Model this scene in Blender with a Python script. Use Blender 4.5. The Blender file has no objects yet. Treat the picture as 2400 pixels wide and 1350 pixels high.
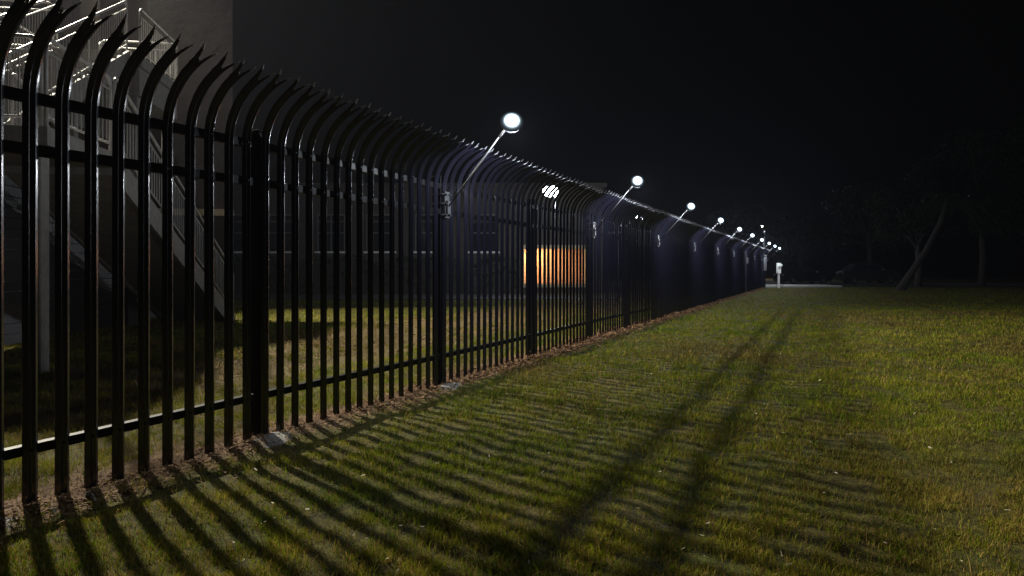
import bpy, math, random
import numpy as np
from math import radians, sin, cos, pi, atan2, sqrt

random.seed(7); rng = np.random.default_rng(11)
SC = bpy.context.scene
COL = SC.collection

# ---------------------------------------------------------------- camera
FPX = 1500.0
TH = math.atan(730.0 / FPX)            # angle between the view axis and the fence
ST, CT = sin(TH), cos(TH)
CX, CH = 3.65, 1.252                   # camera stands 3.65 m from the fence
cam_d = bpy.data.cameras.new("camera"); cam = bpy.data.objects.new("camera", cam_d); COL.objects.link(cam)
cam.location = (CX, 0, CH); cam.rotation_euler = (radians(90), 0, TH)
cam_d.sensor_width = 36; cam_d.lens = 36 * FPX / 2400.0
cam_d.shift_y = -44.0 / 2400.0
cam_d.clip_start = 0.05; cam_d.clip_end = 600
SC.camera = cam

def W(x, z, h=0.0):                     # (right, forward) of the standpoint -> world
    return (CX + CT * x - ST * z, ST * x + CT * z, h)
def WA(x, y):                           # world -> (right, forward), arrays
    return CT * (x - CX) + ST * y, -ST * (x - CX) + CT * y

# ---------------------------------------------------------------- night sky
wd = bpy.data.worlds.new("World"); SC.world = wd; wd.use_nodes = True
nt = wd.node_tree; bg = nt.nodes["Background"]
sky = nt.nodes.new("ShaderNodeTexSky"); sky.sky_type = 'NISHITA'; sky.sun_disc = False
sky.sun_elevation = radians(-6); sky.sun_rotation = radians(120); sky.dust_density = 2.0
nt.links.new(sky.outputs[0], bg.inputs[0]); bg.inputs[1].default_value = 0.05
SC.view_settings.view_transform = 'Standard'; SC.view_settings.look = 'None'
SC.view_settings.exposure = 0.0; SC.view_settings.gamma = 1.0
SC.cycles.max_bounces = 4; SC.cycles.diffuse_bounces = 2; SC.cycles.glossy_bounces = 2
SC.cycles.transmission_bounces = 3; SC.cycles.volume_bounces = 0; SC.cycles.transparent_max_bounces = 8
SC.cycles.sample_clamp_indirect = 3.0

# light powers
FLOOD_W = 68000.0; LAMP_W = 165.0; POLE_W = 700.0; FAR_W = 500.0; PORCH_W = 560.0

# ---------------------------------------------------------------- helpers
def empty(name, loc=(0, 0, 0), rz=0.0):
    o = bpy.data.objects.new(name, None); COL.objects.link(o)
    o.location = loc; o.rotation_euler = (0, 0, rz); o.empty_display_size = .2
    return o
def tag(o, label=None, cat=None, group=None, kind=None):
    if label: o['label'] = label
    if cat: o['category'] = cat
    if group: o['group'] = group
    if kind: o['kind'] = kind
    return o
def copy_tree(o, parent=None):
    c = o.copy(); COL.objects.link(c); c.parent = parent
    for ch in list(o.children): copy_tree(ch, c)
    return c

class MB:
    def __init__(s): s.v = []; s.f = []
    def quadbox(s, p):                  # 8 points: bottom 4 ccw, top 4 ccw
        b = len(s.v); s.v += [tuple(q) for q in p]
        for f in ((3,2,1,0),(4,5,6,7),(0,1,5,4),(1,2,6,5),(2,3,7,6),(3,0,4,7)): s.f.append(tuple(b+i for i in f))
        return s
    def box(s, x0, x1, y0, y1, z0, z1):
        return s.quadbox([(x0,y0,z0),(x1,y0,z0),(x1,y1,z0),(x0,y1,z0),(x0,y0,z1),(x1,y0,z1),(x1,y1,z1),(x0,y1,z1)])
    def tube(s, pts, r, n=8, caps=True):
        rs = r if isinstance(r, (list, tuple)) else [r]*len(pts)
        P = [np.array(p, float) for p in pts]; b0 = len(s.v); prev = None
        for i, p in enumerate(P):
            t = P[min(i+1, len(P)-1)] - P[max(i-1, 0)]; t = t/(np.linalg.norm(t)+1e-9)
            if prev is None:
                a = np.array((0,0,1.0)) if abs(t[2]) < .9 else np.array((1.0,0,0))
            else: a = prev
            u = a - t*np.dot(a, t); u /= np.linalg.norm(u); prev = u; w = np.cross(t, u)
            for k in range(n):
                an = 2*pi*k/n; s.v.append(tuple(p + rs[i]*(cos(an)*u + sin(an)*w)))
        for i in range(len(P)-1):
            for k in range(n):
                a = b0+i*n+k; b = b0+i*n+(k+1) % n
                s.f.append((a, b, b+n, a+n))
        if caps:
            s.f.append(tuple(b0+k for k in range(n-1, -1, -1))); e = b0+(len(P)-1)*n
            s.f.append(tuple(e+k for k in range(n)))
        return s
    def lathe(s, prof, n=20, c=(0,0,0), axis='z'):
        b0 = len(s.v)
        for (r, h) in prof:
            for k in range(n):
                a = 2*pi*k/n; p = (r*cos(a), r*sin(a), h)
                if axis == 'y': p = (p[0], p[2], p[1])
                if axis == 'x': p = (p[2], p[0], p[1])
                s.v.append((p[0]+c[0], p[1]+c[1], p[2]+c[2]))
        for i in range(len(prof)-1):
            for k in range(n):
                a = b0+i*n+k; b = b0+i*n+(k+1) % n; s.f.append((a, b, b+n, a+n))
        return s
    def prism(s, poly, y0, y1):         # polygon in xz extruded along y
        b = len(s.v); n = len(poly)
        s.v += [(x, y0, z) for x, z in poly] + [(x, y1, z) for x, z in poly]
        s.f.append(tuple(b+i for i in range(n))); s.f.append(tuple(b+n+i for i in range(n-1, -1, -1)))
        for i in range(n):
            j = (i+1) % n; s.f.append((b+j, b+i, b+n+i, b+n+j))
        return s
    def prismx(s, poly, x0, x1):        # polygon in yz extruded along x
        b = len(s.v); n = len(poly)
        s.v += [(x0, y, z) for y, z in poly] + [(x1, y, z) for y, z in poly]
        s.f.append(tuple(b+i for i in range(n-1, -1, -1))); s.f.append(tuple(b+n+i for i in range(n)))
        for i in range(n):
            j = (i+1) % n; s.f.append((b+i, b+j, b+n+j, b+n+i))
        return s
    def build(s, name, m, parent=None, smooth=False, loc=None):
        me = bpy.data.meshes.new(name); me.from_pydata(s.v, [], s.f); me.update()
        if smooth: me.polygons.foreach_set("use_smooth", [True]*len(me.polygons))
        me.materials.append(m)
        o = bpy.data.objects.new(name, me); COL.objects.link(o)
        if parent: o.parent = parent
        if loc: o.location = loc
        return o

def big_mesh(name, V, F, m, cols=None, parent=None):   # fast numpy mesh, F: (n,k) all same k
    me = bpy.data.meshes.new(name); n = len(V); nf, k = F.shape
    me.vertices.add(n); me.vertices.foreach_set("co", V.astype(np.float32).ravel())
    me.loops.add(nf*k); me.loops.foreach_set("vertex_index", F.astype(np.int32).ravel())
    me.polygons.add(nf); me.polygons.foreach_set("loop_start", np.arange(0, nf*k, k, dtype=np.int32))
    try: me.polygons.foreach_set("loop_total", np.full(nf, k, dtype=np.int32))
    except Exception: pass
    me.update(calc_edges=True)
    if cols is not None:
        ca = me.color_attributes.new("Col", 'FLOAT_COLOR', 'POINT')
        c = np.ones((n, 4), np.float32); c[:, :3] = cols; ca.data.foreach_set("color", c.ravel())
    me.materials.append(m)
    o = bpy.data.objects.new(name, me); COL.objects.link(o)
    if parent: o.parent = parent
    return o

# value noise for scattering
_T = rng.random((256, 256))
def vnoise(x, y):
    xi = np.floor(x).astype(int); yi = np.floor(y).astype(int); fx = x-xi; fy = y-yi
    fx = fx*fx*(3-2*fx); fy = fy*fy*(3-2*fy)
    g = lambda a, b: _T[a % 256, b % 256]
    return (g(xi,yi)*(1-fx)+g(xi+1,yi)*fx)*(1-fy)+(g(xi,yi+1)*(1-fx)+g(xi+1,yi+1)*fx)*fy
def fbm(x, y, o=3):
    r = 0; a = .5; t = 0
    for i in range(o):
        r = r + a*vnoise(x*2**i+17.3*i, y*2**i+5.1*i); t += a; a *= .5
    return r/t

# ---------------------------------------------------------------- materials
def mat(name, col, rough=.6, metal=0.0, spec=.5, noise=None, bump=0.0, scale=8.0, coat=0.0, rvar=0.0):
    m = bpy.data.materials.new(name); m.use_nodes = True; t = m.node_tree; b = t.nodes["Principled BSDF"]
    b.inputs["Base Color"].default_value = (*col, 1); b.inputs["Roughness"].default_value = rough
    b.inputs["Metallic"].default_value = metal; b.inputs["Specular IOR Level"].default_value = spec
    if coat: b.inputs["Coat Weight"].default_value = coat; b.inputs["Coat Roughness"].default_value = .12
    tc = t.nodes.new("ShaderNodeTexCoord")
    n = t.nodes.new("ShaderNodeTexNoise"); n.inputs["Scale"].default_value = scale; n.inputs["Detail"].default_value = 8
    n.inputs["Roughness"].default_value = .65
    t.links.new(tc.outputs["Object"], n.inputs["Vector"])
    if noise:
        r = t.nodes.new("ShaderNodeValToRGB"); r.color_ramp.elements[0].position = .3; r.color_ramp.elements[1].position = .7
        r.color_ramp.elements[0].color = (*col, 1); r.color_ramp.elements[1].color = (*noise, 1)
        t.links.new(n.outputs["Fac"], r.inputs["Fac"]); t.links.new(r.outputs["Color"], b.inputs["Base Color"])
    if rvar:
        mr = t.nodes.new("ShaderNodeMapRange"); mr.inputs[1].default_value = .3; mr.inputs[2].default_value = .7
        mr.inputs[3].default_value = max(.02, rough-rvar); mr.inputs[4].default_value = rough+rvar
        t.links.new(n.outputs["Fac"], mr.inputs[0]); t.links.new(mr.outputs[0], b.inputs["Roughness"])
    if bump:
        bn = t.nodes.new("ShaderNodeBump"); bn.inputs["Strength"].default_value = bump; bn.inputs["Distance"].default_value = .02
        t.links.new(n.outputs["Fac"], bn.inputs["Height"]); t.links.new(bn.outputs[0], b.inputs["Normal"])
    return m
def emat(name, col, s):
    m = bpy.data.materials.new(name); m.use_nodes = True; t = m.node_tree; b = t.nodes["Principled BSDF"]
    b.inputs["Base Color"].default_value = (.8, .8, .8, 1)
    b.inputs["Emission Color"].default_value = (*col, 1); b.inputs["Emission Strength"].default_value = s
    return m
def vcol_mat(name, rough=.6, trans=0.0, spec=.1):
    m = bpy.data.materials.new(name); m.use_nodes = True; t = m.node_tree; b = t.nodes["Principled BSDF"]
    a = t.nodes.new("ShaderNodeVertexColor"); a.layer_name = "Col"
    t.links.new(a.outputs["Color"], b.inputs["Base Color"]); b.inputs["Roughness"].default_value = rough
    b.inputs["Specular IOR Level"].default_value = spec
    if trans:
        tr = t.nodes.new("ShaderNodeBsdfTranslucent"); mx = t.nodes.new("ShaderNodeMixShader"); mx.inputs[0].default_value = trans
        t.links.new(a.outputs["Color"], tr.inputs["Color"])
        t.links.new(b.outputs[0], mx.inputs[1]); t.links.new(tr.outputs[0], mx.inputs[2])
        t.links.new(mx.outputs[0], t.nodes["Material Output"].inputs[0])
    return m

M = {}
M['black'] = mat("black_powder_coat", (.006,.006,.012), .22, spec=.5, coat=.3)
M['tip'] = mat("glint_spike_metal", (.45,.46,.50), .3, .6, noise=(.12,.12,.14), scale=60)  # bright metal on the prong ends, painted in as lamp glints
M['post'] = mat("black_post_coat", (.005,.005,.006), .5, spec=.1, scale=20, rvar=.08)
M['galv'] = mat("galvanised_steel", (.17,.175,.19), .42, .75, noise=(.11,.115,.12), scale=25, rvar=.1)
M['rail'] = mat("stair_rail_paint", (.27,.265,.26), .5, .1, noise=(.19,.185,.18), scale=12)
M['concrete'] = mat("concrete", (.20,.19,.175), .85, noise=(.12,.115,.11), bump=.5, scale=9)
M['footing'] = mat("footing_concrete", (.20,.195,.19), .9, noise=(.12,.11,.10), bump=.9, scale=22)
M['stucco'] = mat("stucco", (.085,.060,.040), .9, noise=(.056,.041,.028), bump=.35, scale=3.5)
M['stucco_grey'] = mat("stucco_grey", (.075,.062,.052), .9, noise=(.055,.045,.04), bump=.35, scale=3.0)
M['stucco_dimmed'] = mat("stucco_dimmed", (.024,.0165,.012), .9, noise=(.017,.0115,.0085), bump=.5, scale=2.2)  # darkened copy of the wall stucco, painting in the weaker floodlight
M['trim'] = mat("cream_trim", (.45,.38,.26), .7, noise=(.38,.32,.22), scale=5)
M['glass'] = mat("dark_window_glass", (.012,.014,.018), .08, spec=.5)
M['frame'] = mat("window_frame", (.16,.16,.17), .5, .2, noise=(.12,.12,.13))
M['head'] = mat("lamp_housing", (.04,.04,.045), .45, .3, noise=(.025,.025,.03), scale=20)
M['arm'] = mat("weathered_arm_tube", (.014,.0145,.016), .55, .2, noise=(.008,.008,.009), scale=20)
M['white'] = mat("white_paint", (.82,.82,.80), .55, noise=(.6,.6,.58), scale=14)
M['lens'] = emat("lamp_lens", (.86,.93,1.0), 60)
def halo_bowl_mat(name, col, hi, lo, r):
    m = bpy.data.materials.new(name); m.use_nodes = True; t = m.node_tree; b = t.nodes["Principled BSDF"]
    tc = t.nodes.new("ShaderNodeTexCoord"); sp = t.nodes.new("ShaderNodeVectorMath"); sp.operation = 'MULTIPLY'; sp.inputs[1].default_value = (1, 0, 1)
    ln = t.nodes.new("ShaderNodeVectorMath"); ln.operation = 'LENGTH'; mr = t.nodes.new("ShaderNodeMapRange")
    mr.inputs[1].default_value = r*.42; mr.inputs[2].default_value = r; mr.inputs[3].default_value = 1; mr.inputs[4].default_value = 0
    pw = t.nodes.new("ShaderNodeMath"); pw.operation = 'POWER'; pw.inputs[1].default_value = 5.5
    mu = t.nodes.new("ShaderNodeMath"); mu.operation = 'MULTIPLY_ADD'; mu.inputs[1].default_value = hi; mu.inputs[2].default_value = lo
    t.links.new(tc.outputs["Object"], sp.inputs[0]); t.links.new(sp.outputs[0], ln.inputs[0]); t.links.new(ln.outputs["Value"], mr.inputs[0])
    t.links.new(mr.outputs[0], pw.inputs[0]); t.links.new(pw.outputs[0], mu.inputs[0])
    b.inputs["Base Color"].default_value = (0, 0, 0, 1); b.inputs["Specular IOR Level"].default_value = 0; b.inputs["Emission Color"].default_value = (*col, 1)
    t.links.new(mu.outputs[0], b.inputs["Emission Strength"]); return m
M['bowl'] = halo_bowl_mat("lamp_halo_bowl", (.66,.86,1.0), 10, .03, .125)  # emission fades to the rim, painting a bluish halo round the lamp
M['farlens'] = emat("far_lamp_lens", (.95,1.0,.88), 60)
M['warm'] = emat("warm_lamp_glass", (1.0,.82,.5), 9)
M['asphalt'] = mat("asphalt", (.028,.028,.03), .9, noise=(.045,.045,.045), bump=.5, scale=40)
M['pave'] = mat("pavement_concrete", (.46,.46,.45), .85, noise=(.34,.34,.33), bump=.3, scale=6)
M['carpaint'] = mat("dark_car_paint", (.012,.013,.018), .25, .3, coat=1.0)
M['carpaint2'] = mat("grey_car_paint", (.035,.035,.04), .28, .4, coat=1.0)
M['tyre'] = mat("tyre_rubber", (.012,.012,.012), .85)
M['rim'] = mat("wheel_rim", (.35,.35,.36), .3, .8)
M['reflector'] = mat("lamp_reflector", (.55,.5,.5), .15, .6)
M['bark'] = mat("bark", (.05,.043,.036), .95, noise=(.03,.026,.022), bump=.8, scale=14)
M['bark_pale'] = mat("palm_bark", (.036,.032,.028), .95, noise=(.022,.019,.017), bump=.8, scale=10)
M['leaf'] = vcol_mat("foliage", .5, .25)
M['grass'] = vcol_mat("grass_blades", .7, .3, .08)
M['litter'] = vcol_mat("straw_litter", .8)

# brick
bm_ = bpy.data.materials.new("orange_brick"); bm_.use_nodes = True; t = bm_.node_tree; b = t.nodes["Principled BSDF"]
br = t.nodes.new("ShaderNodeTexBrick"); tc = t.nodes.new("ShaderNodeTexCoord"); mp = t.nodes.new("ShaderNodeMapping")
mp.inputs["Rotation"].default_value = (radians(90), 0, 0)
t.links.new(tc.outputs["Object"], mp.inputs[0]); t.links.new(mp.outputs[0], br.inputs["Vector"])
br.inputs["Color1"].default_value = (.46,.20,.10,1); br.inputs["Color2"].default_value = (.33,.13,.06,1)
br.inputs["Mortar"].default_value = (.40,.30,.20,1); br.inputs["Scale"].default_value = 2.2
br.inputs["Mortar Size"].default_value = .03
t.links.new(br.outputs["Color"], b.inputs["Base Color"]); b.inputs["Roughness"].default_value = .9
M['brick'] = bm_

# ground: soil and thatch under the blades, patchy
def ground_mat():
    m = bpy.data.materials.new("lawn_soil"); m.use_nodes = True; t = m.node_tree; b = t.nodes["Principled BSDF"]
    tc = t.nodes.new("ShaderNodeTexCoord")
    def noise(s, d=8, r=.6):
        n = t.nodes.new("ShaderNodeTexNoise"); n.inputs["Scale"].default_value = s; n.inputs["Detail"].default_value = d
        n.inputs["Roughness"].default_value = r; t.links.new(tc.outputs["Object"], n.inputs["Vector"]); return n
    n1 = noise(1.1); n2 = noise(14, 8, .7); n3 = noise(70, 4, .7)
    r = t.nodes.new("ShaderNodeValToRGB"); e = r.color_ramp.elements
    e[0].position = .32; e[0].color = (.095,.075,.022,1); e[1].position = .7; e[1].color = (.055,.068,.012,1)
    t.links.new(n1.outputs["Fac"], r.inputs["Fac"])
    r2 = t.nodes.new("ShaderNodeValToRGB"); e = r2.color_ramp.elements
    e[0].position = .35; e[0].color = (.25,.25,.25,1); e[1].position = .68; e[1].color = (1.45,1.35,1.15,1)
    t.links.new(n2.outputs["Fac"], r2.inputs["Fac"])
    mx = t.nodes.new("ShaderNodeMix"); mx.data_type = 'RGBA'; mx.blend_type = 'MULTIPLY'; mx.inputs["Factor"].default_value = 1
    t.links.new(r.outputs["Color"], mx.inputs["A"]); t.links.new(r2.outputs["Color"], mx.inputs["B"])
    # bare soil along the fence line (local x = 0) and on the worn strip inside it
    sx = t.nodes.new("ShaderNodeSeparateXYZ"); t.links.new(tc.outputs["Object"], sx.inputs[0])
    ad = t.nodes.new("ShaderNodeMath"); ad.operation = 'ADD'; t.links.new(sx.outputs["X"], ad.inputs[0])
    nn = t.nodes.new("ShaderNodeMath"); nn.operation = 'MULTIPLY_ADD'; nn.inputs[1].default_value = .9; nn.inputs[2].default_value = -.45
    n4 = noise(2.2, 6, .7); t.links.new(n4.outputs["Fac"], nn.inputs[0]); t.links.new(nn.outputs[0], ad.inputs[1])
    rr = t.nodes.new("ShaderNodeValToRGB"); e = rr.color_ramp.elements
    mr = t.nodes.new("ShaderNodeMapRange"); mr.inputs[1].default_value = -8; mr.inputs[2].default_value = 2
    t.links.new(ad.outputs[0], mr.inputs[0]); t.links.new(mr.outputs[0], rr.inputs["Fac"])
    pos = lambda x: (x+8)/10
    e[0].position = pos(-6.2); e[0].color = (0,0,0,1); e[1].position = pos(-5.2); e[1].color = (.5,.5,.5,1)
    for p_, c_ in ((-2.6,.5), (-1.7,.15), (-.7,.1), (-.3,1), (.08,1), (.28,0)):
        q = e.new(pos(p_)); q.color = (c_, c_, c_, 1)
    soil = t.nodes.new("ShaderNodeValToRGB"); e = soil.color_ramp.elements
    e[0].position = .35; e[0].color = (.075,.042,.026,1); e[1].position = .66; e[1].color = (.24,.16,.10,1)
    t.links.new(n2.outputs["Fac"], soil.inputs["Fac"])
    m2 = t.nodes.new("ShaderNodeMix"); m2.data_type = 'RGBA'
    t.links.new(rr.outputs["Color"], m2.inputs["Factor"]); t.links.new(mx.outputs["Result"], m2.inputs["A"]); t.links.new(soil.outputs["Color"], m2.inputs["B"])
    t.links.new(m2.outputs["Result"], b.inputs["Base Color"]); b.inputs["Roughness"].default_value = .95
    b.inputs["Specular IOR Level"].default_value = .15
    bp = t.nodes.new("ShaderNodeBump"); bp.inputs["Strength"].default_value = .9; bp.inputs["Distance"].default_value = .03
    sm = t.nodes.new("ShaderNodeMath"); sm.operation = 'ADD'; t.links.new(n2.outputs["Fac"], sm.inputs[0]); t.links.new(n3.outputs["Fac"], sm.inputs[1])
    t.links.new(sm.outputs[0], bp.inputs["Height"]); t.links.new(bp.outputs[0], b.inputs["Normal"])
    return m
M['ground'] = ground_mat()

# ---------------------------------------------------------------- ground (one sheet with gentle bumps)
def ground_h(x, y):
    near = np.exp(-((x-.05)/.30)**2)*.035*(.4+fbm(x*2.1+40, y*2.1, 3))
    lump = (fbm(x*3+9, y*3+4, 3)-.5)*.07 + (fbm(x*.7, y*.7, 2)-.5)*.05
    far = np.clip(1-np.hypot(x-CX, y)/40, 0, 1)
    return (near+lump)*far
def grid_sheet(name, xs, ys, m, hf):
    X, Y = np.meshgrid(xs, ys); Z = hf(X, Y); V = np.stack([X.ravel(), Y.ravel(), Z.ravel()], 1)
    nx, ny = len(xs), len(ys); i = np.arange(nx-1); j = np.arange(ny-1); I, J = np.meshgrid(i, j)
    a = (J*nx+I).ravel(); F = np.stack([a, a+1, a+1+nx, a+nx], 1)
    o = big_mesh(name, V, F, m); o.data.polygons.foreach_set("use_smooth", [True]*len(F)); return o
def spaced(lo, a, b, hi, fine, coarse_n):
    g = np.arange(a, b, fine); l = a-(np.linspace(0, 1, coarse_n)**2)[::-1][:-1]*(a-lo); h = g[-1]+(np.linspace(0, 1, coarse_n)**2)[1:]*(hi-g[-1])
    return np.concatenate([l, g, h])
ground = grid_sheet("ground", spaced(-260, -9, 9, 260, .07, 50), spaced(-60, -1, 16, 420, .07, 60), M['ground'], ground_h)
tag(ground, kind='structure')

# pavement and road at the far edge of the lawn, in the frame of the view
root_rz = TH
def frame_obj(o, x, z, h=0.0, extra=0.0):
    o.location = W(x, z, h); o.rotation_euler = (0, 0, TH+extra); return o
pav = frame_obj(MB().box(-2, 7.6, 0, 2.6, .0, .13).build("pavement", M['pave']), 15.2, 44.2); tag(pav, kind='structure')
road = frame_obj(MB().box(-2, 80, 0, 9, -.05, .03).build("road", M['asphalt']), 15.2, 46.81); tag(road, kind='structure')
shade_strip = frame_obj(MB().box(-22, 5.5, 0, 5.2, -.05, .03).build("shade_strip", M['asphalt']), 0, 26.2); tag(shade_strip, kind='structure')  # dark sheet over the grass, standing in for its shaded far band

# ---------------------------------------------------------------- the security fence
PITCH = .1524; HB = 2.10; RAD = .42; PH = radians(62); TIPL = .12
def fence_path(n_arc=7):
    pts = [(0, .03), (0, HB*.5), (0, HB)]
    for i in range(1, n_arc+1):
        a = PH*i/n_arc; pts.append((RAD*(1-cos(a)), HB+RAD*sin(a)))
    return pts
PATH = fence_path(); E0, H0 = PATH[-1]
dirT = (sin(PH), cos(PH))
PROF = [(-.036,.0),(-.0335,.005),(-.026,.0085),(-.021,.016),(-.0155,.0195),(-.010,.016),(-.005,.009),(0,.007),
        (.005,.009),(.010,.016),(.0155,.0195),(.021,.016),(.026,.0085),(.0335,.005),(.036,0)]
def make_pale_mesh():
    v = []; f = []; tipf = []
    n = len(PROF); th = .0028
    loop = [(u, d) for u, d in PROF] + [(u, d-th) for u, d in reversed(PROF)]; L = len(loop)
    P = PATH + [(E0+dirT[0]*.015, H0+dirT[1]*.015)]
    for i, (e, h) in enumerate(P):
        if i < 3: tx, tz = 0, 1
        else:
            a = min(PH, PH*(i-2)/7); tx, tz = sin(a), cos(a)
        nx, nz = tz, -tx                          # outward normal (towards the lawn)
        for (u, d) in loop: v.append((e+d*nx, u, h+d*nz))
    for i in range(len(P)-1):
        for k in range(L):
            k2 = (k+1) % L; a = i*L+k; b = i*L+k2; f.append((a, b, b+L, a+L))
    f.append(tuple(range(L-1, -1, -1)))
    # three splayed prongs
    eb, hb = P[-1]; tx, tz = dirT; nx, nz = tz, -tx
    for (k0, k1, du, dn, ln) in ((0, 6, -.018, -.026, .170), (5, 9, 0, -.016, .06), (8, 14, .016, .014, .160)):
        idx = list(range(k0, k1+1)); sub = [PROF[k] for k in idx]; mu = sum(u for u, d in sub)/len(sub); md = sum(d for u, d in sub)/len(sub)
        lp = sub + [(u*.96, d-th*3.2) for u, d in reversed(sub)]; m_ = len(lp); b0 = len(v)
        for (s, sc) in ((0, 1.0), (.3, .80), (.78, .48), (1.0, .16)):
            for (u, d) in lp:
                uu = mu+(u-mu)*sc+du*s*s; dd = md+(d-md)*sc+dn*s*s; q = ln*s
                v.append((eb+tx*q+dd*nx, uu, hb+tz*q+dd*nz))
        tipf.extend(range(len(f)+m_*2, len(f)+3*m_+2))
        for i in range(3):
            for k in range(m_):
                k2 = (k+1) % m_; a = b0+i*m_+k; b = b0+i*m_+k2; f.append((a, b, b+m_, a+m_))
        f.append(tuple(b0+k for k in range(m_-1, -1, -1))); f.append(tuple(b0+3*m_+k for k in range(m_)))
    return v, f, tipf
pv, pf, ptip = make_pale_mesh()
pale_me = bpy.data.meshes.new("pale"); pale_me.from_pydata(pv, [], pf); pale_me.update()
pale_me.polygons.foreach_set("use_smooth", [True]*len(pf)); pale_me.materials.append(M['black']); pale_me.materials.append(M['tip'])
mi = np.zeros(len(pf), np.int32); mi[ptip] = 1; pale_me.polygons.foreach_set('material_index', mi)
try: pale_me.set_sharp_from_angle(angle=radians(50))
except Exception: pass

fence = empty("security_fence", (0, 0, 0))
tag(fence, "long black steel palisade fence with outward curved spiked tops", "fence")
Y0P = 3.39                                     # the near post in view
def lerp_h(y): return float(ground_h(np.array([0.0]), np.array([y]))[0])*.5
KMIN, KMAX = -2, 18
post_ys = []; pale_ys = []
for k in range(KMIN, KMAX+1):
    yp = Y0P+k*16*PITCH; post_ys.append(yp)
    if k < KMAX:
        for j in range(0, 16): pale_ys.append(yp+j*PITCH)
def posted(yp):
    p = MB(); s = .052
    p.box(-s, s, -s, s, -.05, 2.22)
    p.box(-s-.006, s+.006, -s-.006, s+.006, 2.222, 2.235)
    return p
post0 = None
for yp in post_ys:
    if post0 is None:
        o = posted(yp).build("post", M['post'], fence); post0 = o
        bv = o.modifiers.new("bevel", 'BEVEL'); bv.width = .004; bv.segments = 2; bv.limit_method = 'ANGLE'
    else:
        o = post0.copy(); COL.objects.link(o); o.parent = fence
    o.location = (-.058, yp, lerp_h(yp))
# rails, one run per bay
for k in range(len(post_ys)-1):
    for (hr, hh) in ((.29, .05), (1.83, .055), (2.16 - .06, .055)):
        a = post_ys[k]+.052; b = post_ys[k+1]-.052; g0 = lerp_h(post_ys[k]); g1 = lerp_h(post_ys[k+1])
        m_ = MB(); x0, x1 = -.058, -.006
        m_.quadbox([(x0,a,hr+g0),(x1,a,hr+g0),(x1,b,hr+g1),(x0,b,hr+g1),(x0,a,hr+hh+g0),(x1,a,hr+hh+g0),(x1,b,hr+hh+g1),(x0,b,hr+hh+g1)])
        # bolts through each pale
        if k < 7:
            for j in range(1, 16):
                yy = post_ys[k]+j*PITCH; zz = hr+hh/2+g0+(g1-g0)*j/16
                m_.lathe([(.0, .016), (.006, .0155), (.009, .012), (.009, .006)], 6, (0, yy, zz), 'x')
        m_.build("rail", M['post'], fence)
vis = [y for y in pale_ys if y > .55]
near_p, far_p = vis[:100], vis[100:] + [y for y in pale_ys if y <= .55]
for y in near_p:
    o = bpy.data.objects.new("pale", pale_me); COL.objects.link(o); o.parent = fence
    o.location = (random.uniform(-.002,.002), y+random.uniform(-.003,.003), lerp_h(y)+random.uniform(-.004,.004))
    o.rotation_euler = (0, random.uniform(-.004,.004), random.uniform(-.03,.03))
pva = np.array(pv); big = MB()
for y in far_p:
    b = len(big.v); jy = random.uniform(-.003,.003); jz = random.uniform(-.004,.004)
    big.v += [(float(p[0]), float(p[1]+y+jy), float(p[2]+jz)) for p in pva]; big.f += [tuple(b+i for i in f) for f in pf]
fp = big.build("pale_run", M['black'], fence, smooth=True); fp['kind'] = 'stuff'; fp.data.materials.append(M['tip']); fp.data.polygons.foreach_set('material_index', np.tile(mi, len(far_p)))
try: fp.data.set_sharp_from_angle(angle=radians(50))
except Exception: pass

# concrete footings round the post feet
foot0 = None
foot_txt = {0: "rough grey concrete footing at the foot of the nearest fence post in view", 1: "concrete footing at the second fence post, half under brown litter",
            2: "concrete footing at the third fence post", 3: "pale flat concrete footing at the fourth fence post beside the lawn edge"}
def lump(name, cx, cy, r, h, m, n=26, parent=None, sq=1.0):
    V = []; Fc = []; rings = 7; s0 = random.random()*50
    for i in range(rings):
        q = i/(rings-1); rr = r*q; 
        for k in range(n):
            a = 2*pi*k/n; wob = 1+.35*(vnoise(np.array([s0+2*cos(a)+4]), np.array([s0+2*sin(a)+4]))[0]-.5)*2
            hz = h*(1-q**2.2)*(0.75+.5*float(vnoise(np.array([s0+6*q*cos(a)+9]), np.array([6*q*sin(a)+9]))[0]))-.012*q
            V.append((rr*cos(a)*wob, rr*sin(a)*wob*sq, hz))
    for i in range(rings-1):
        for k in range(n):
            a = i*n+k; b = i*n+(k+1) % n; Fc.append((a, b, b+n, a+n))
    mb = MB(); mb.v = V; mb.f = Fc; o = mb.build(name, m, parent, smooth=False)
    o.location = (cx, cy, float(ground_h(np.array([cx]), np.array([cy]))[0])); return o
for k, txt in foot_txt.items():
    o = lump("concrete_footing", .07, Y0P+k*16*PITCH, .16, .024, M['footing'], sq=1.25)
    tag(o, txt, "concrete footing", "concrete footings of the fence posts")
def img2ground(px, py):
    z = CH*FPX/(py-631.0); return W((px-1200)*z/FPX, z, 0)
for (px, py, r, h, txt) in ((208, 1186, .055, .045, "small pale rounded stone lying in the brown litter near the left end of the fence"),
                             (15, 1246, .10, .02, "flat pale concrete chunk at the bottom left beside the fence foot"),
                             (120, 1215, .05, .018, "thin grey stone sliver between the flat chunk and the small rounded stone")):
    p = img2ground(px, py); o = lump("stone", p[0], p[1], r, h, M['footing'], sq=.7); tag(o, txt, "stone", "loose stones by the fence")

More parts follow.
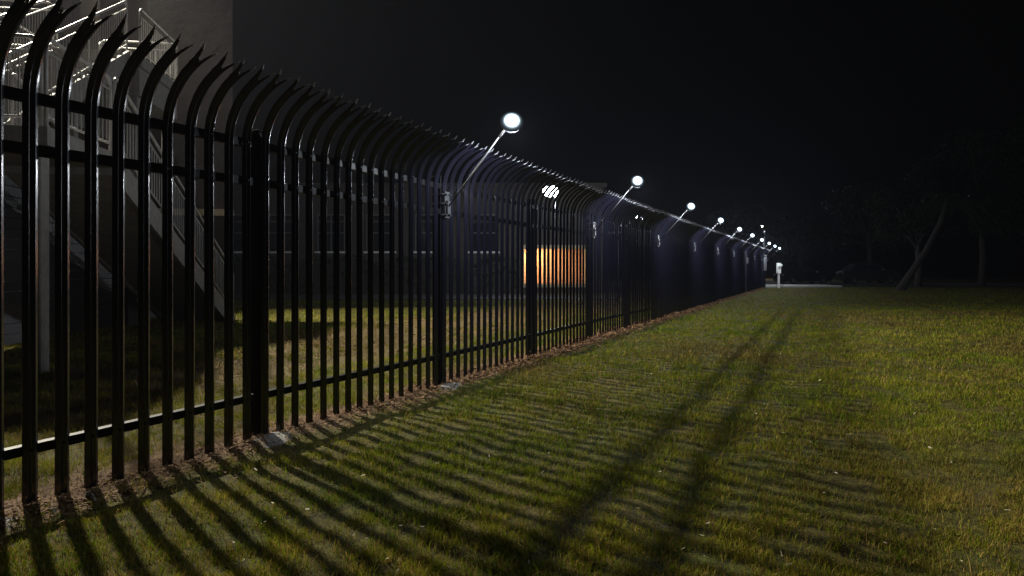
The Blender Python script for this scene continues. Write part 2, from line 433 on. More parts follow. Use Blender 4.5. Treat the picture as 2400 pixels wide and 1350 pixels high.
# ---------------------------------------------------------------- fence lamps on slanted arms
def point_light(name, loc, w, col, r, parent=None, typ='POINT', size=None, blend=.5, rot=None):
    l = bpy.data.lights.new(name, typ); l.energy = w; l.color = col; l.shadow_soft_size = r
    if typ == 'SPOT': l.spot_size = size; l.spot_blend = blend
    o = bpy.data.objects.new(name, l); COL.objects.link(o); o.location = loc
    if rot: o.rotation_euler = rot
    if parent: o.parent = parent
    return o
def make_fence_lamp():
    r = empty("fence_lamp")
    # arm: from the post at 1.85 m out and up to 2.73 m
    MB().tube([(-.0, 0, 1.86), (.70, 0, 2.66)], .0085, 10).build("arm", M['arm'], r, smooth=True)
    b = MB(); b.box(-.012, .035, -.05, .05, 1.80, 2.08)
    b.box(.035, .06, -.03, .03, 1.84, 1.98)
    for zz in (1.83, 1.95, 2.05):
        b.tube([(-.10, -.075, zz), (.015, -.075, zz), (.03, -.06, zz), (.03, .06, zz), (.015, .075, zz), (-.10, .075, zz)], .006, 6)
        for s in (-1, 1): b.lathe([(0, .055), (.011, .055), (.011, .03), (0, .03)], 6, (0, s*.04, zz), 'x')
    b.build("bracket", M['head'], r)
    h = MB(); h.lathe([(0, .075), (.03, .075), (.075, .055), (.100, .02), (.112, -.015), (.116, -.026), (.112, -.029)], 24, (0, 0, 0), 'y')
    h.box(-.012, .012, .05, .10, -.03, .03)
    hd = h.build("lamp_head", M['head'], r, smooth=True); hd.location = (.80, 0, 2.735); hd.rotation_euler = (radians(-18), 0, radians(28))
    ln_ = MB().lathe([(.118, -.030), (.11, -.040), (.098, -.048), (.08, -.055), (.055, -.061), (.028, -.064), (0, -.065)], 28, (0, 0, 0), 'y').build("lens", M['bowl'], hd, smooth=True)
    MB().tube([(.66, 0, 2.61), (.74, 0, 2.69), (.795, .06, 2.735)], .014, 8).build("yoke", M['arm'], r, smooth=True)
    point_light("lamp_light", (.88, -.10, 2.60), LAMP_W, (.86,.93,1.0), .05, r)
    return r
lamp_txt = ["nearest and biggest glaring white lamp on a slanted arm above the fence", "second glaring lamp of the fence row, its arm crossing the spiked tips",
 "third lamp of the fence row, right of the two large glaring ones", "fourth lamp of the fence row", "fifth lamp of the fence row, just before the lights bunch together",
 "sixth lamp of the fence row, left of the last tight cluster of four", "first of the last four tightly bunched fence lamps", "second of the last four tightly bunched fence lamps",
 "third of the last four tightly bunched fence lamps", "farthest lamp of the fence row, lowest at the very end"]
proto = None
for k in range(10):
    if proto is None: proto = make_fence_lamp(); o = proto
    else: o = copy_tree(proto)
    yy = Y0P+(1+2*k)*16*PITCH
    o.location = (0.0, yy+.02, 0.0)
    for c in o.children:
        if c.name.startswith("lamp_head") and k: c.rotation_euler.z = radians(24+random.uniform(-5, 5))
    tag(o, lamp_txt[k], "fence lamp", "lamps on slanted arms along the fence")

# ---------------------------------------------------------------- escape stair (local y runs along the flights, away from the camera)
SR = TH + math.atan2(.156, .988)
stair = empty("outdoor_staircase", W(-5.55, 7.7), SR)
tag(stair, "outdoor concrete switchback staircase with pale metal railings behind the fence", "staircase")
HM, HL = 2.94, 5.93
YW = 12.4
def railing(pts, parent, hgt=1.07, inner=True, end0=True, end1=True, sp=.115, br=.0085):
    """pts: foot line of a straight railing (two points)."""
    a, b = np.array(pts[0], float), np.array(pts[1], float); L = np.linalg.norm(b-a); up = np.array((0,0,1.0))
    rc = .12; m_ = MB()
    d = (b-a)/L
    top = [a+up*.0, a+up*(hgt-rc)]
    for q in (25, 50, 75): top.append(a+up*(hgt-rc+rc*sin(radians(q)))+d*rc*(1-cos(radians(q))))
    top.append(a+up*hgt+d*rc); top.append(b+up*hgt-d*rc)
    for q in (75, 50, 25): top.append(b+up*(hgt-rc+rc*sin(radians(q)))-d*rc*(1-cos(radians(q))))
    top += [b+up*(hgt-rc), b+up*.0]
    fr = MB().tube(top, .024, 8).build("rail_frame", M['rail'], parent, smooth=True)
    m_.tube([a+up*(hgt-.17)+d*.02, b+up*(hgt-.17)-d*.02], .016, 6); m_.tube([a+up*.12, b+up*.12], .016, 6)
    m_.build("crossbar", M['rail'], parent, smooth=True)
    bal = MB(); n = int(L/sp)
    for i in range(1, n):
        p = a+(b-a)*i/n; bal.tube([p+up*.12, p+up*(hgt-.17)], br, 5, False)
    np_ = max(1, int(L/1.8))
    for i in range(1, np_):
        p = a+(b-a)*i/np_; bal.tube([p, p+up*(hgt-.02)], .02, 6, False)
    bal.build("balusters", M['rail'], parent, smooth=True)
def flight(name, x0, x1, y0, h0, y1, h1):
    """steps from (y0,h0) low to (y1,h1) high."""
    n = int(round(abs(h1-h0)/.17)); st = MB(); rise = (h1-h0)/n; run = (y1-y0)/n
    for i in range(n):
        ya = y0+run*i; yb = ya+run; hh = h0+rise*(i+1)
        lo, hi = min(ya, yb), max(ya, yb)
        nose = .02*(-1 if run > 0 else 1)
        st.box(x0+.06, x1-.06, lo+min(0, nose), hi+max(0, nose), hh-.05, hh-.001*(i % 2))
        st.box(x0+.061, x1-.061, ya+(.0 if run > 0 else -.02), ya+(.02 if run > 0 else 0), hh-rise, hh-.051)
    st.build("steps", M['concrete'], stair)
    for (xa, xb) in ((x0, x0+.06), (x1-.06, x1)):
        MB().prismx([(y0, h0-.30), (y0, h0+.12), (y1, h1+.10), (y1, h1-.32)], xa, xb).build("stringer", M['rail'] if 0 else M['concrete'], stair)
    MB().prismx([(y0, h0-.16), (y0, h0-.02), (y1, h1-.18), (y1, h1-.32)], x0+.06, x1-.06).build("soffit", M['concrete'], stair)
# lower flight rises from the ground (far) towards the camera
flight("lower", -1.42, 0, 8.2, 0.0, 1.62, HM)
flight("upper", -3.25, -1.80, 1.62, HM, 6.66, HL)
MB().box(-3.35, .04, -.15, 1.615, HM-.22, HM).build("lower_landing", M['concrete'], stair)
MB().box(-4.9, -1.55, 6.665, 9.05, HL-.24, HL).box(-4.9, -3.45, 9.051, YW+.24, HL-.24, HL-.002).build("upper_landing", M['concrete'], stair)
MB().box(-4.8, -1.62, 6.72, 6.95, HL-.85, HL-.245).box(-1.9, -1.62, 6.96, 9.0, HL-.85, HL-.245).box(-4.8, -4.5, 6.96, 12.3, HL-.85, HL-.245).build("landing_beam", M['concrete'], stair)
for (x, y, h) in ((-.16, .0, HM-.225), (-3.2, .0, HM-.225), (-3.05, 6.85, HL-.86), (-1.78, 6.85, HL-.86), (-1.78, 8.8, HL-.86), (-4.62, 6.85, HL-.86)):
    c = MB().box(-.1, .1, -.1, .1, -.05, h); o = c.build("column", M['concrete'], stair); o.location = (x, y, 0)
    bv = o.modifiers.new("bevel", 'BEVEL'); bv.width = .012; bv.segments = 1
railing([(-1.83, 1.75, HM+.12), (-1.83, 6.6, HL+.10)], stair)
railing([(-3.22, 1.75, HM+.12), (-3.22, 6.6, HL+.10)], stair)
railing([(-1.60, 6.70, HL), (-1.60, 8.95, HL)], stair, sp=.10, br=.010)
railing([(-4.85, 6.70, HL), (-3.35, 6.70, HL)], stair)
railing([(-4.85, 6.80, HL), (-4.85, 12.2, HL)], stair)
railing([(-3.4, 9.0, HL), (-1.66, 9.0, HL)], stair)
railing([(-3.48, 9.1, HL), (-3.48, 12.2, HL)], stair)
railing([(.0, -.1, HM), (.0, 1.55, HM)], stair)
railing([(-3.3, -.1, HM), (-.06, -.1, HM)], stair)
railing([(-3.3, -.05, HM), (-3.3, 1.55, HM)], stair)
railing([(-.03, 1.75, HM+.10), (-.03, 8.1, .14)], stair)
railing([(-1.39, 1.75, HM+.10), (-1.39, 8.1, .14)], stair)

scr = MB()  # siding boards under the stair, added also to block the floodlight
for i in range(16):
    h = .08+i*.165
    scr.prism([(-2.02, h), (-1.885, h), (-1.905, h+.155), (-2.02, h+.155)], 1.75, 8.9)
    scr.prismx([(8.92, h), (9.03, h), (9.01, h+.155), (8.92, h+.155)], -5.6, -2.03)
for i in range(16):
    h = .08+i*.165
    scr.prismx([(1.745, h), (1.66, h), (1.68, h+.155), (1.745, h+.155)], -9.5, -2.03)
scr.build("siding_light_screen", M['head'], stair)
# ---------------------------------------------------------------- stucco building behind the stair
bl = empty("stucco_building", W(-5.55, 7.7), SR)
tag(bl, "tall plain stucco building with a lit upper wall behind the outdoor staircase", "building")
w_ = MB()

dx0, dx1, dh0, dh1 = -4.7, -3.6, HL, HL+2.15         # doorway on the landing
w_.box(-22, -6.2, YW, YW+6, -.1, 17.6)
w_.box(-6.199, dx0, YW+.25, YW+6.01, -.1, 17.58)
w_.box(dx0+.001, dx1-.001, YW+.26, YW+6.02, dh1, 17.57).box(dx0+.002, dx1-.002, YW+.26, YW+6.0, -.1, dh0)
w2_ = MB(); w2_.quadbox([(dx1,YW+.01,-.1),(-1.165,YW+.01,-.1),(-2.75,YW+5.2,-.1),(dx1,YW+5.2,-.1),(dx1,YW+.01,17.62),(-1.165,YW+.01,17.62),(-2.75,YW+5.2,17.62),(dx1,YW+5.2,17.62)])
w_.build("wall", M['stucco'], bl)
w2_.build("wall", M['stucco_dimmed'], bl)['label'] = 'wall section right of the landing, stucco darkened for weaker light'
MB().box(-5.5, -4.95, YW+.05, YW+.249, HL, 17.5).box(-6.0, -5.75, YW+.12, YW+.249, HL, 17.5).build("pilaster", M['stucco'], bl)
MB().box(dx0+.01, dx1-.01, YW+.32, YW+.37, dh0+.01, dh1-.01).build("door", M['stucco'], bl)
MB().box(-22.2, -1.0, YW-.2, YW+.6, 17.65, 17.95).box(-22.2, -2.7, YW+.601, YW+6.2, 17.65, 17.951).build("roof_edge", M['trim'], bl)
MB().box(-22, -6.21, YW-.03, YW-.001, 2.9, 3.1).box(dx1, -1.12, YW-.03, YW+.009, 2.9, 3.1).build("string_course", M['trim'], bl)
for (x, h) in ((-1.9, 2.0), (-8.5, 3.6), (-11.0, 3.6), (-8.5, 7.2), (-11.0, 7.2)):
    if x > -3: continue
    f_ = MB().box(x-.6, x+.6, YW-.04, YW-.001, h, h+.06).box(x-.6, x+.6, YW-.04, YW-.001, h+1.5, h+1.56).box(x-.6, x-.54, YW-.04, YW-.001, h+.06, h+1.5).box(x+.54, x+.6, YW-.04, YW-.001, h+.06, h+1.5).box(x-.03, x+.03, YW-.035, YW-.001, h+.06, h+1.5).build("window", M['frame'], bl)
    MB().box(x-.54, x+.54, YW-.02, YW-.002, h+.06, h+1.5).build("pane", M['glass'], f_)

# floodlight on its bracket high on that wall: the light that throws the fence shadows
fl = empty("wall_floodlight", W(-5.55, 7.7), SR)
tag(fl, "white floodlight on a wall bracket high above the outdoor staircase", "floodlight")
FX, FY, FZ = -7.9, YW-.30, 15.0
MB().tube([(FX, YW, FZ+.3), (FX, FY+.05, FZ+.3), (FX, FY+.03, FZ+.1)], .03, 8).build("bracket", M['galv'], fl, smooth=True)
MB().box(FX-.28, FX+.28, FY-.06, FY+.12, FZ-.02, FZ+.16).build("housing", M['head'], fl)
MB().box(FX-.25, FX+.25, FY-.10, FY+.05, FZ-.05, FZ-.025).build("lens", M['lens'], fl)
fl_light = point_light("flood_light", (FX, FY-.1, FZ-.12), FLOOD_W, (1.0,.93,.76), .28, fl, "SPOT", radians(78), 1.0)
import mathutils
aim = mathutils.Matrix.Rotation(-SR, 3, 'Z') @ (mathutils.Vector(W(-1.7, 9.8)) - mathutils.Vector(W(-5.55, 7.7)))
dv = mathutils.Vector((aim.x-FX, aim.y-FY, 0-FZ)).normalized()
fl_light.rotation_euler = dv.to_track_quat('-Z', 'Y').to_euler()

# ---------------------------------------------------------------- long wing with the lit brick porch
wing = empty("brick_porch_building", W(0, 34), TH)
tag(wing, "long low building at the back of the yard with a warm lit brick porch", "building")
px0, px1, ph0, ph1 = .57, 4.15, .39, 2.50
ww = MB(); HT = 5.6
ww.box(-22, px0, 0, 9, -.1, HT).box(px1, 4.8, 0, 9, -.1, HT-.002).box(px0+.001, px1-.001, 0.0, 9, ph1, HT-.003)
ww.box(px0+.001, px1-.001, 0, 1.5, -.1, ph0)
ww.build("wall", M['stucco_grey'], wing)
MB().box(px0+.001, px1-.001, 1.2, 1.45, ph0+.001, ph1-.001).build("brick_wall", M['brick'], wing)
MB().box(px0-.12, px1+.12, -.09, -.002, ph1-.17, ph1+.04).box(px0-.12, px1+.12, -.12, -.002, ph0-.1, ph0+.10).box(px1-.24, px1, -.06, 1.19, ph0+.101, ph1-.171).box(px0, px0+.08, -.06, 1.19, ph0+.101, ph1-.171).build("porch_trim", M['trim'], wing)
MB().box(-22.3, 5.0, -.3, 9.3, HT, HT+.2).build("roof_edge", M['stucco_grey'], wing)
MB().box(-22, px0-.2, -.03, -.001, 3.72+.0, 3.86).build("string_course", M['stucco_grey'], wing)
pl = MB().lathe([(0, .09), (.05, .075), (.08, .03), (.085, 0), (.07, -.05), (.03, -.08), (0, -.085)], 16, (.93, .35, ph1-.21)).build("porch_lamp", M['warm'], wing, smooth=True)
point_light("porch_light", (1.0, .1, ph1-.3), PORCH_W, (1.0,.70,.36), .08, wing, 'SPOT', radians(160), .5, (radians(68), 0, radians(-38)))
for x in (-20, -17.4, -14.8, -12.2, -9.6, -7.0, -4.4, -1.5):
    h = 2.2; f_ = MB().box(x-.75, x+.75, -.06, -.002, h+1.9, h+1.98).box(x-.75, x-.68, -.06, -.002, h, h+1.9).box(x+.68, x+.75, -.06, -.002, h, h+1.9).box(x-.03, x+.03, -.05, -.002, h, h+1.9).box(x-.68, x-.03, -.045, -.002, h+.95, h+1.0).box(x+.03, x+.68, -.045, -.002, h+.95, h+1.0).build("window", M['frame'], wing)
    MB().box(x-.68, x+.68, -.02, -.003, h, h+1.9).build("pane", M['glass'], f_)
    MB().box(x-.85, x+.85, -.16, -.002, h-.1, h-.001).build("sill", M['white'], f_)

# hedge in front of it
def leaf_cloud(c, rad, n, size, cols, seed=0, shell=.55):
    r = np.random.default_rng(seed); c = np.array(c); rad = np.array(rad)
    d = r.normal(size=(n, 3)); d /= np.linalg.norm(d, axis=1)[:, None]
    q = shell+(1-shell)*r.random(n)**.6
    P = c+d*rad*q[:, None]
    return P
def leaves(name, P, size, cols, parent, seed=1, flat=.0):
    r = np.random.default_rng(seed); n = len(P)
    a = r.normal(size=(n, 3)); a /= np.linalg.norm(a, axis=1)[:, None]
    b = np.cross(a, r.normal(size=(n, 3))); b /= np.linalg.norm(b, axis=1)[:, None]
    s = size*(.6+.8*r.random(n))[:, None]
    V = np.stack([P-a*s, P+b*s*.42, P+a*s, P-b*s*.42], 1).reshape(-1, 3)
    F = np.arange(4*n).reshape(n, 4)
    t = r.random(n)[:, None]; cc = np.array(cols[0])*(1-t)+np.array(cols[1])*t
    return big_mesh(name, V, F, M['leaf'], np.repeat(cc, 4, axis=0), parent)
hedge = empty("hedge", W(0, 32.6), TH); tag(hedge, "dark clipped hedge under the windows of the long low building", "hedge")
r_ = np.random.default_rng(5); n = 16000
P = np.stack([r_.uniform(-21, .2, n), r_.uniform(-.55, .55, n), r_.random(n)**.7*2.0], 1)
P[:, 2] *= .9+.15*np.sin(P[:, 0]*2.1)*np.sin(P[:, 0]*.7)
leaves("foliage", P, .09, ((.02,.03,.012), (.035,.05,.02)), hedge, 3)
core = MB(); xs = np.linspace(-21, .1, 40)
for i in range(39): core.box(xs[i], xs[i+1]-.01, -.42, .42, 0, 1.62+.12*math.sin(i*1.7))
core.build("branches", M['bark'], hedge)

# pole lamp in the yard, and three far lamps
def pole_lamp(name, x, z, h, reach, label, cat, lens, w, group=None, pr=.045, col=(.88,.94,1.0), sz=1.0):
    r = empty(name, W(x, z), TH)
    MB().tube([(0,0,-.05), (0,0,h*.5), (0,0,h-.25), (-reach*.25,-.0,h-.05), (-reach*.85,-.02,h)], [pr, pr*.85, pr*.7, pr*.55, pr*.5], 10).build("pole", M['galv'], r, smooth=True)
    MB().lathe([(pr*3, 0), (pr*3, .03), (pr*1.2, .05)], 12).build("base_plate", M['galv'], r)
    h_ = MB().lathe([(0, .10*sz), (.08*sz, .09*sz), (.16*sz, .04*sz), (.19*sz, 0)], 18, (0,0,0), 'z')
    hd = h_.build("lamp_head", M['head'], r, smooth=True); hd.location = (-reach, -.04, h); hd.rotation_euler = (radians(-25), 0, 0)
    MB().lathe([(.185*sz, 0), (.17*sz, -.06*sz), (.10*sz, -.13*sz), (0, -.15*sz)], 18).build("lens", lens, hd, smooth=True)
    point_light("lamp_light", (-reach, -.12, h-.30), w, col, .12, r)
    return tag(r, label, cat, group)
pole_lamp("pole_lamp", 1.84, 27, 4.58, .22, "bright white lamp on a thin pole inside the yard above the lit brick porch", "pole lamp", M['lens'], POLE_W, sz=1.8)
pole_lamp("street_lamp", 12.3, 60, 6.15, .5, "small distant lamp seen just under the spiked tips right of the second fence lamp", "street lamp", M['farlens'], FAR_W, "distant street lamps", .06)
pole_lamp("street_lamp", 30.8, 78, 6.3, .5, "tiny distant lamp showing just right of the fifth fence lamp", "street lamp", M['farlens'], FAR_W, "distant street lamps", .06)
pole_lamp("street_lamp", 31.5, 80, 6.6, .5, "distant street lamp hanging by itself above the far end of the fence row", "street lamp", M['farlens'], FAR_W, "distant street lamps", .06, sz=1.8)
pole = empty("yard_pole", W(4.05, 24.5), TH); tag(pole, "plain thin grey pole with a short crossarm in the yard right of the brick porch", "pole")
MB().tube([(0,0,-.05),(0,0,2.95)], .03, 8).build("shaft", M['galv'], pole, smooth=True); MB().box(-.45, .12, -.03, .03, 2.62, 2.68).build("crossarm", M['galv'], pole)
st_ = empty("marker_stake", W(-10.45*.96, 24.0), TH); tag(st_, "small white tipped stake in the lit grass beside the stair foot", "stake")
MB().tube([(0,0,-.02),(0,0,.5),(-.03,0,.62)], .012, 6).build("shaft", M['rail'], st_); MB().lathe([(0,.05),(.03,.04),(.035,0),(0,-.01)], 10, (0,0,.12)).build("cap", M['white'], st_)

# things at the far end
cb = empty("call_box_post", W(17.54, 42.1, .0), TH); tag(cb, "white post with a tall white box at the edge of the far pavement", "post")
MB().box(-.055, .055, -.055, .055, 0, 1.0).build("shaft", M['white'], cb); b_ = MB().box(-.115, .115, -.1, .1, .98, 1.66).build("box", M['white'], cb)
MB().box(-.07, .07, -.108, -.101, 1.25, 1.45).build("panel", M['rail'], b_); MB().lathe([(0,.09),(.06,.07),(.09,0),(.06,-.07),(0,-.09)], 12, (.17, 0, 1.5)).build("beacon", M['white'], cb, smooth=True)
sg = empty("sign_post", W(16.95, 42.9), TH); tag(sg, "narrow grey upright sign at the end of the fence, left of the white post", "sign")
MB().box(-.03, .03, -.03, .03, -.05, 1.2).build("shaft", M['post'], sg); MB().box(-.10, .10, -.045, -.031, 1.15, 2.1).build("panel", M['galv'], sg); MB().lathe([(0,.11),(.08,.09),(.11,0),(.08,-.09),(0,-.11)], 12, (0,0,2.15)).build("finial", M['galv'], sg, smooth=True)
gp = empty("gate_post", W(12.1, 33.2), TH); tag(gp, "thin steel gate post with a latch near the far part of the fence", "post")
MB().box(-.04, .04, -.04, .04, -.05, 2.2).build("shaft", M['head'], gp); MB().box(.04, .14, -.05, .05, 1.55, 1.85).build("latch", M['galv'], gp)

# parked cars beyond the pavement
def car(x, z, L, hgt, m, label, yaw=0.0):
    r = empty("parked_car", W(x, z, .03), TH+yaw); h = hgt
    lo = [(-.49,.14),(-.5,.30),(-.497,.52),(-.475,.62),(-.30,.66),(.18,.68),(.36,.66),(.475,.60),(.5,.48),(.495,.28),(.48,.14)]
    body = MB(); W2 = .88
    secs = []
    for (y, s, dz) in ((-W2, .985, -.02), (-W2*.93, 1.0, 0), (W2*.93, 1.0, 0), (W2, .985, -.02)):
        secs.append([(px*L*s, y, (pz*h*1.0 if pz < .4 else pz*h+dz)) for px, pz in lo])
    b = 0
    for s_ in secs: body.v += s_
    n_ = len(lo)
    for i in range(3):
        for k in range(n_):
            k2 = (k+1) % n_; body.f.append((i*n_+k, i*n_+k2, (i+1)*n_+k2, (i+1)*n_+k))
    body.f.append(tuple(range(n_))); body.f.append(tuple(3*n_+k for k in range(n_-1, -1, -1)))
    bo = body.build("body", m, r)
    cab = [(-.40*L,.64*h),(-.27*L,.97*h),(-.05*L,1.0*h),(.10*L,.98*h),(.27*L,.66*h)]
    c = MB(); c.v = [(x_, -.82+(.16 if z_ > .8*h else 0), z_) for x_, z_ in cab]+[(x_, .82-(.16 if z_ > .8*h else 0), z_) for x_, z_ in cab]
    k5 = len(cab); c.f = [tuple(range(k5)), tuple(range(2*k5-1, k5-1, -1))]+[(i+1, i, k5+i, k5+i+1) for i in range(k5-1)]
    c.build("cabin", m, r)
    for s in (-1, 1):
        g = MB(); yy = s*.80; 
        for (xa, xb, xc, xd) in ((-.33, -.085, -.085, -.25), (-.065, .215, .095, -.065)):
            pts = [(xa*L, s*.822, .68*h), (xb*L, s*.822, .68*h), (xc*L, s*.70, .94*h), (xd*L, s*.70, .94*h)]
            g.quadbox([*pts, *[(p[0], p[1]+s*.012, p[2]) for p in pts]])
        g.build("side_window", M['glass'], r)
        for xw in (-.31, .31):
            wh = MB().lathe([(.2,-.10),(.31,-.10),(.33,-.06),(.33,.06),(.31,.10),(.2,.10)], 20, (0,0,0), 'y').build("wheel", M['tyre'], r, smooth=True)
            wh.location = (xw*L, s*.80, .33)
            MB().lathe([(0,s*.07),(.08,s*.085),(.2,s*.07),(.21,s*.09)], 14, (0,0,0), 'y').build("rim", M['rim'], wh)
        MB().box(L*.47, L*.487, s*.62-.16, s*.62+.16, .50*h-.05, .50*h+.05).build("headlight", M['reflector'], r)
        MB().box(-L*.499, -L*.487, s*.64-.14, s*.64+.14, .52*h-.05, .52*h+.05).build("tail_light", M['reflector'], r)
        MB().box(.15*L, .18*L, s*.86, s*.99, .66*h, .73*h).build("mirror", M['reflector'], r)
    tag(r, label, "car", "cars parked across the far road")
car(24.6, 54.2, 4.4, 1.45, M['carpaint'], "dark parked car just right of the white post, nearest the fence", radians(8))
car(30.6, 55.0, 4.7, 1.75, M['carpaint2'], "dark grey tall parked car at the right end of the far row", radians(-6))

# ---------------------------------------------------------------- trees
def tree(x, z, h, cr, label, seed, cols, trunk_r=.2, n=9000, group=None, leaf=.16, cat="tree"):
    r = empty("tree", W(x, z), TH); rr = random.Random(seed); t = MB()
    base_h = h*.38
    t.tube([(0,0,-.1), (.1,0,base_h*.5), (.02,.05,base_h), (.1,.0,h*.7)], [trunk_r*1.25, trunk_r, trunk_r*.8, trunk_r*.3], 10)
    blobs = []
    for i in range(11):
        a = 2*pi*i/11+rr.uniform(-.3,.3); ho = base_h+rr.uniform(0,.5)*h; rad = cr*rr.uniform(.35,.8)
        e = (rad*cos(a), rad*sin(a), min(h*.9, ho)); t.tube([(.03,.03,base_h*rr.uniform(.75,1.1)), (e[0]*.5,e[1]*.5,(base_h+e[2])*.52), e], [trunk_r*.45, trunk_r*.25, .03], 6)
        blobs.append((e, cr*rr.uniform(.28,.5)))
    blobs.append(((0,0,h*.88), cr*.4))
    t.build("trunk", M['bark'], r, smooth=True)
    P = []
    for i, (c, b) in enumerate(blobs):
        P.append(leaf_cloud(c, (b, b, b*.7), n//len(blobs), 0, None, seed*50+i, .35))
    leaves("crown", np.concatenate(P), leaf, cols, r, seed)
    tag(r, label, cat, group); return r
DG = ((.009,.013,.006), (.019,.026,.010)); G2 = "trees beyond the lawn"
tree(21.5, 62, 7.5, 3.6, "bushy dark tree behind the white post at the far end of the fence", 1, DG, n=7000, group=G2)
tree(27.5, 61, 6.2, 3.2, "low rounded tree behind the parked cars", 2, DG, n=6000, group=G2)
tree(33.5, 60, 9.5, 4.2, "dark tall tree between the cars and the leaning palm", 3, DG, n=8000, group=G2)
tree(34.5, 47, 11.5, 5.0, "large dark tree just behind the leaning palm on the right", 4, DG, n=10000, group=G2)
tree(35.0, 40.5, 12.0, 5.2, "tallest dark tree at the right edge of the picture", 5, DG, n=10000, group=G2)
tree(28.2, 44.5, 8.0, 3.4, "dark tree left of the foot of the leaning palm", 6, DG, n=8000, group=G2)
tree(42.0, 52, 12.5, 5.5, "broad dark tree at the far right behind the tallest one", 7, DG, n=8000, group=G2)
# leaning palm
pm = empty("palm_tree", W(22.6, 37.4), TH); tag(pm, "palm tree with a long pale leaning trunk at the far right edge of the lawn", "palm tree")
tp = [(0,0,-.1), (.7,.1,.9), (1.7,.2,2.3), (2.6,.3,3.9), (3.15,.35,5.4)]
MB().tube(tp, [.27,.19,.16,.14,.13], 12).build("trunk", M['bark_pale'], pm, smooth=True)
for i in range(16):
    a = 2*pi*i/16+random.uniform(-.15,.15); dr = random.uniform(.35,1.0); Lf = random.uniform(1.9,2.6); V = []; F = []
    up0 = random.uniform(.3,1.1); pts = []
    for s in np.linspace(0, 1, 12): pts.append(np.array((Lf*s*cos(a)*.9, Lf*s*sin(a)*.9, up0*1.2*s-(1.3+dr)*s*s*1.1)))
    side = np.array((-sin(a), cos(a), 0))
    for j in range(12): V += [pts[j]-side*.012, pts[j]+side*.012]
    for j in range(11): F += [(2*j, 2*j+1, 2*j+3), (2*j, 2*j+3, 2*j+2)]
    for j in range(1, 12):
        p = pts[j]; d = pts[j]-pts[j-1]; d /= np.linalg.norm(d); wl = .52*sin(pi*min(.98, .12+j/12.5))
        for q in (0, .45):
            pb = p-d*q*.19
            for s in (-1, 1):
                b = len(V); e = pb+side*s*wl+d*wl*.55-np.array((0,0,.25*wl))
                V += [pb-d*.025, pb+d*.025, e]; F.append((b, b+1, b+2))
    fr = big_mesh("frond", np.array(V), np.array(F), M['leaf'], np.tile(np.array((.03,.042,.018)), (len(V), 1)), pm)
    fr.location = tp[-1]

# ---------------------------------------------------------------- grass
def cull(x, y):
    """keep mask: off the fence strip, off the bare strip, off the shade strip and pavement."""
    nz = fbm(x*1.3+3, y*1.3+8, 3); n2 = fbm(x*4+1, y*4+2, 2)
    xs_ = x+(fbm(x*2.2+70, y*2.2+30, 3)-.5)*.5
    keep = np.ones(len(x), bool)
    strip = (xs_ > -.30) & (xs_ < .17); keep &= ~(strip & (rng.random(len(x)) > .10))
    edge = (xs_ >= .17) & (xs_ < .52); keep &= ~(edge & (rng.random(len(x)) > .30+(xs_-.17)*2.0))
    bare = (xs_ < -1.9) & (xs_ > -5.0) & (nz > .47); keep &= ~(bare & (rng.random(len(x)) > .25))
    keep &= ~((nz < .30) & (rng.random(len(x)) > .6))
    cx_, cz_ = WA(x, y)
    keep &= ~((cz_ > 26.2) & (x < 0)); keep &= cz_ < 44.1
    keep &= ~((x < -3) & (cx_ < -12))
    return keep
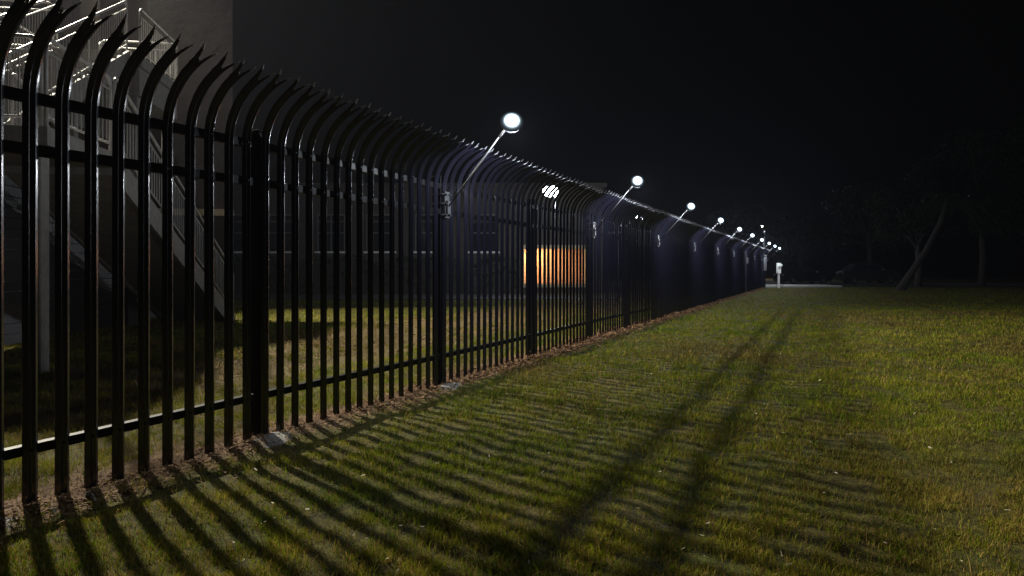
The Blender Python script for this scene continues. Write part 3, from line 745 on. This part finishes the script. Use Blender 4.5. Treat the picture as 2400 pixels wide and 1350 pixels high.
def blades(name, N, z0, z1, hmul=1.0, xlo=-1.0, xhi=1.05):
    u = rng.random(N); z = z0*(z1/z0)**u                    # even density in the picture
    x = (xlo+(xhi-xlo)*rng.random(N))*(z*.86+.4)
    wx = CX+CT*x-ST*z; wy = ST*x+CT*z
    # clumping
    cl = fbm(wx*7+11, wy*7+31, 2); k = rng.random(N) < np.clip((cl-.25)*2.6, .12, 1); wx, wy, z = wx[k], wy[k], z[k]
    k = cull(wx, wy); wx, wy, z = wx[k], wy[k], z[k]; n = len(wx)
    gz = ground_h(wx, wy)
    sc = np.clip(z/5.0, .75, 3.2)
    tall = fbm(wx*1.9+50, wy*1.9+60, 3)
    H = (.018+.030*rng.random(n)**1.6)*(.5+1.0*tall)*hmul*np.clip(sc, 1, 1.3)
    H *= 1+.9*(rng.random(n) < .02)
    wd_ = .0018*sc*(.7+.7*rng.random(n))
    a = rng.random(n)*2*pi; ca, sa = np.cos(a), np.sin(a)
    la = rng.random(n)*2*pi; lean = H*(.25+.9*rng.random(n)**1.3); lx, ly = np.cos(la)*lean, np.sin(la)*lean
    b0 = np.stack([wx-ca*wd_, wy-sa*wd_, gz-.006], 1); b1 = np.stack([wx+ca*wd_, wy+sa*wd_, gz-.006], 1)
    m0 = np.stack([wx-ca*wd_*.8+lx*.35, wy-sa*wd_*.8+ly*.35, gz+H*.62], 1); m1 = np.stack([wx+ca*wd_*.8+lx*.35, wy+sa*wd_*.8+ly*.35, gz+H*.62], 1)
    tp_ = np.stack([wx+lx, wy+ly, gz+H*.98], 1)
    V = np.stack([b0, b1, m1, m0, tp_], 1).reshape(-1, 3)
    i = np.arange(n)*5
    F = np.concatenate([np.stack([i, i+1, i+2], 1), np.stack([i, i+2, i+3], 1), np.stack([i+3, i+2, i+4], 1)])
    g = np.clip(fbm(wx*.55+5, wy*.55+15, 4)*1.7-.35+rng.normal(0, .22, n), 0, 1)[:, None]
    fine = np.clip(fbm(wx*3.3+2, wy*3.3+7, 3)*2.2-.6, 0, 1)[:, None]
    green = np.array((.088,.135,.004)); lime = np.array((.185,.210,.006)); straw = np.array((.27,.19,.045)); brown = np.array((.13,.075,.028))
    c = green*(1-fine)+lime*fine
    dry = (rng.random(n)[:, None] < (.52-.5*g))
    c = np.where(dry, straw*(.7+.5*rng.random((n, 1)))*(.6+.4*fine)+brown*.2, c)
    pt = np.clip((fbm(wx*.42+33, wy*.42+12, 4)-.50)*5, 0, 1)[:, None]*.55
    c = c*(1-pt)+(brown*1.25)*pt*(.6+.8*rng.random((n, 1)))
    c *= (.7+.6*rng.random((n, 1)))
    o = big_mesh(name, V, F, M['grass'], np.repeat(c, 5, axis=0)); return o
g1 = blades("grass", 900000, 1.9, 44.5)
tag(g1, "short patchy green and straw coloured lawn grass", "grass", kind='stuff')

# straw and wood chips along the foot of the fence
def litter(N):
    y = -1+rng.random(N)**1.7*46; x = rng.normal(.0, .13, N)+(fbm(y*1.2, y*0+3, 2)-.5)*.2
    k = rng.random(N) < .82; x = np.where(k, x, rng.uniform(-5.6, -1.9, N))
    q = 420; zz = 2.2*(30/2.2)**rng.random(q); xx = (-.6+1.6*rng.random(q))*zz*.85; x[-q:] = CX+CT*xx-ST*zz; y[-q:] = ST*xx+CT*zz
    gz = ground_h(x, y)+.004+.012*rng.random(N); gz[-q:] += .015; n = N
    cx_, cz_ = WA(x, y); sc = np.clip(cz_/6, .75, 1.7)
    L = (.012+.035*rng.random(n)**2)*sc; L[-420:] = .006+.008*rng.random(420); w = (.0018+.005*rng.random(n)**3)*sc; a = rng.random(n)*2*pi; tz = rng.normal(0, .25, n)
    d = np.stack([np.cos(a), np.sin(a), tz], 1)*L[:, None]; s = np.stack([-np.sin(a), np.cos(a), rng.normal(0,.4,n)], 1)*w[:, None]
    P = np.stack([x, y, gz+np.abs(tz)*L], 1)
    V = np.stack([P-d-s, P+d-s, P+d+s, P-d+s], 1).reshape(-1, 3); F = np.arange(4*n).reshape(n, 4)
    t = rng.random((n, 1)); c = np.array((.075,.037,.018))*(1-t)+np.array((.215,.125,.065))*t; c[-420:] = np.array((.40,.35,.27))
    return big_mesh("straw_litter", V, F, M['litter'], np.repeat(c, 4, axis=0))
tag(litter(70000), "brown straw and wood chips scattered along the fence foot", "litter", kind='stuff')

# ---------------------------------------------------------------- night haze
hz = bpy.data.materials.new("haze"); hz.use_nodes = True; t = hz.node_tree; t.nodes.remove(t.nodes["Principled BSDF"])
pvn = t.nodes.new("ShaderNodeVolumePrincipled"); pvn.inputs["Density"].default_value = .00025
pvn.inputs["Color"].default_value = (.72,.78,1.0,1); pvn.inputs["Anisotropy"].default_value = .35
t.links.new(pvn.outputs[0], t.nodes["Material Output"].inputs["Volume"])
hb = MB().box(-70, 90, -30, 130, -1.2, 16).build("haze", hz); tag(hb, "faint night haze glowing around the lamps", "haze", kind='stuff')
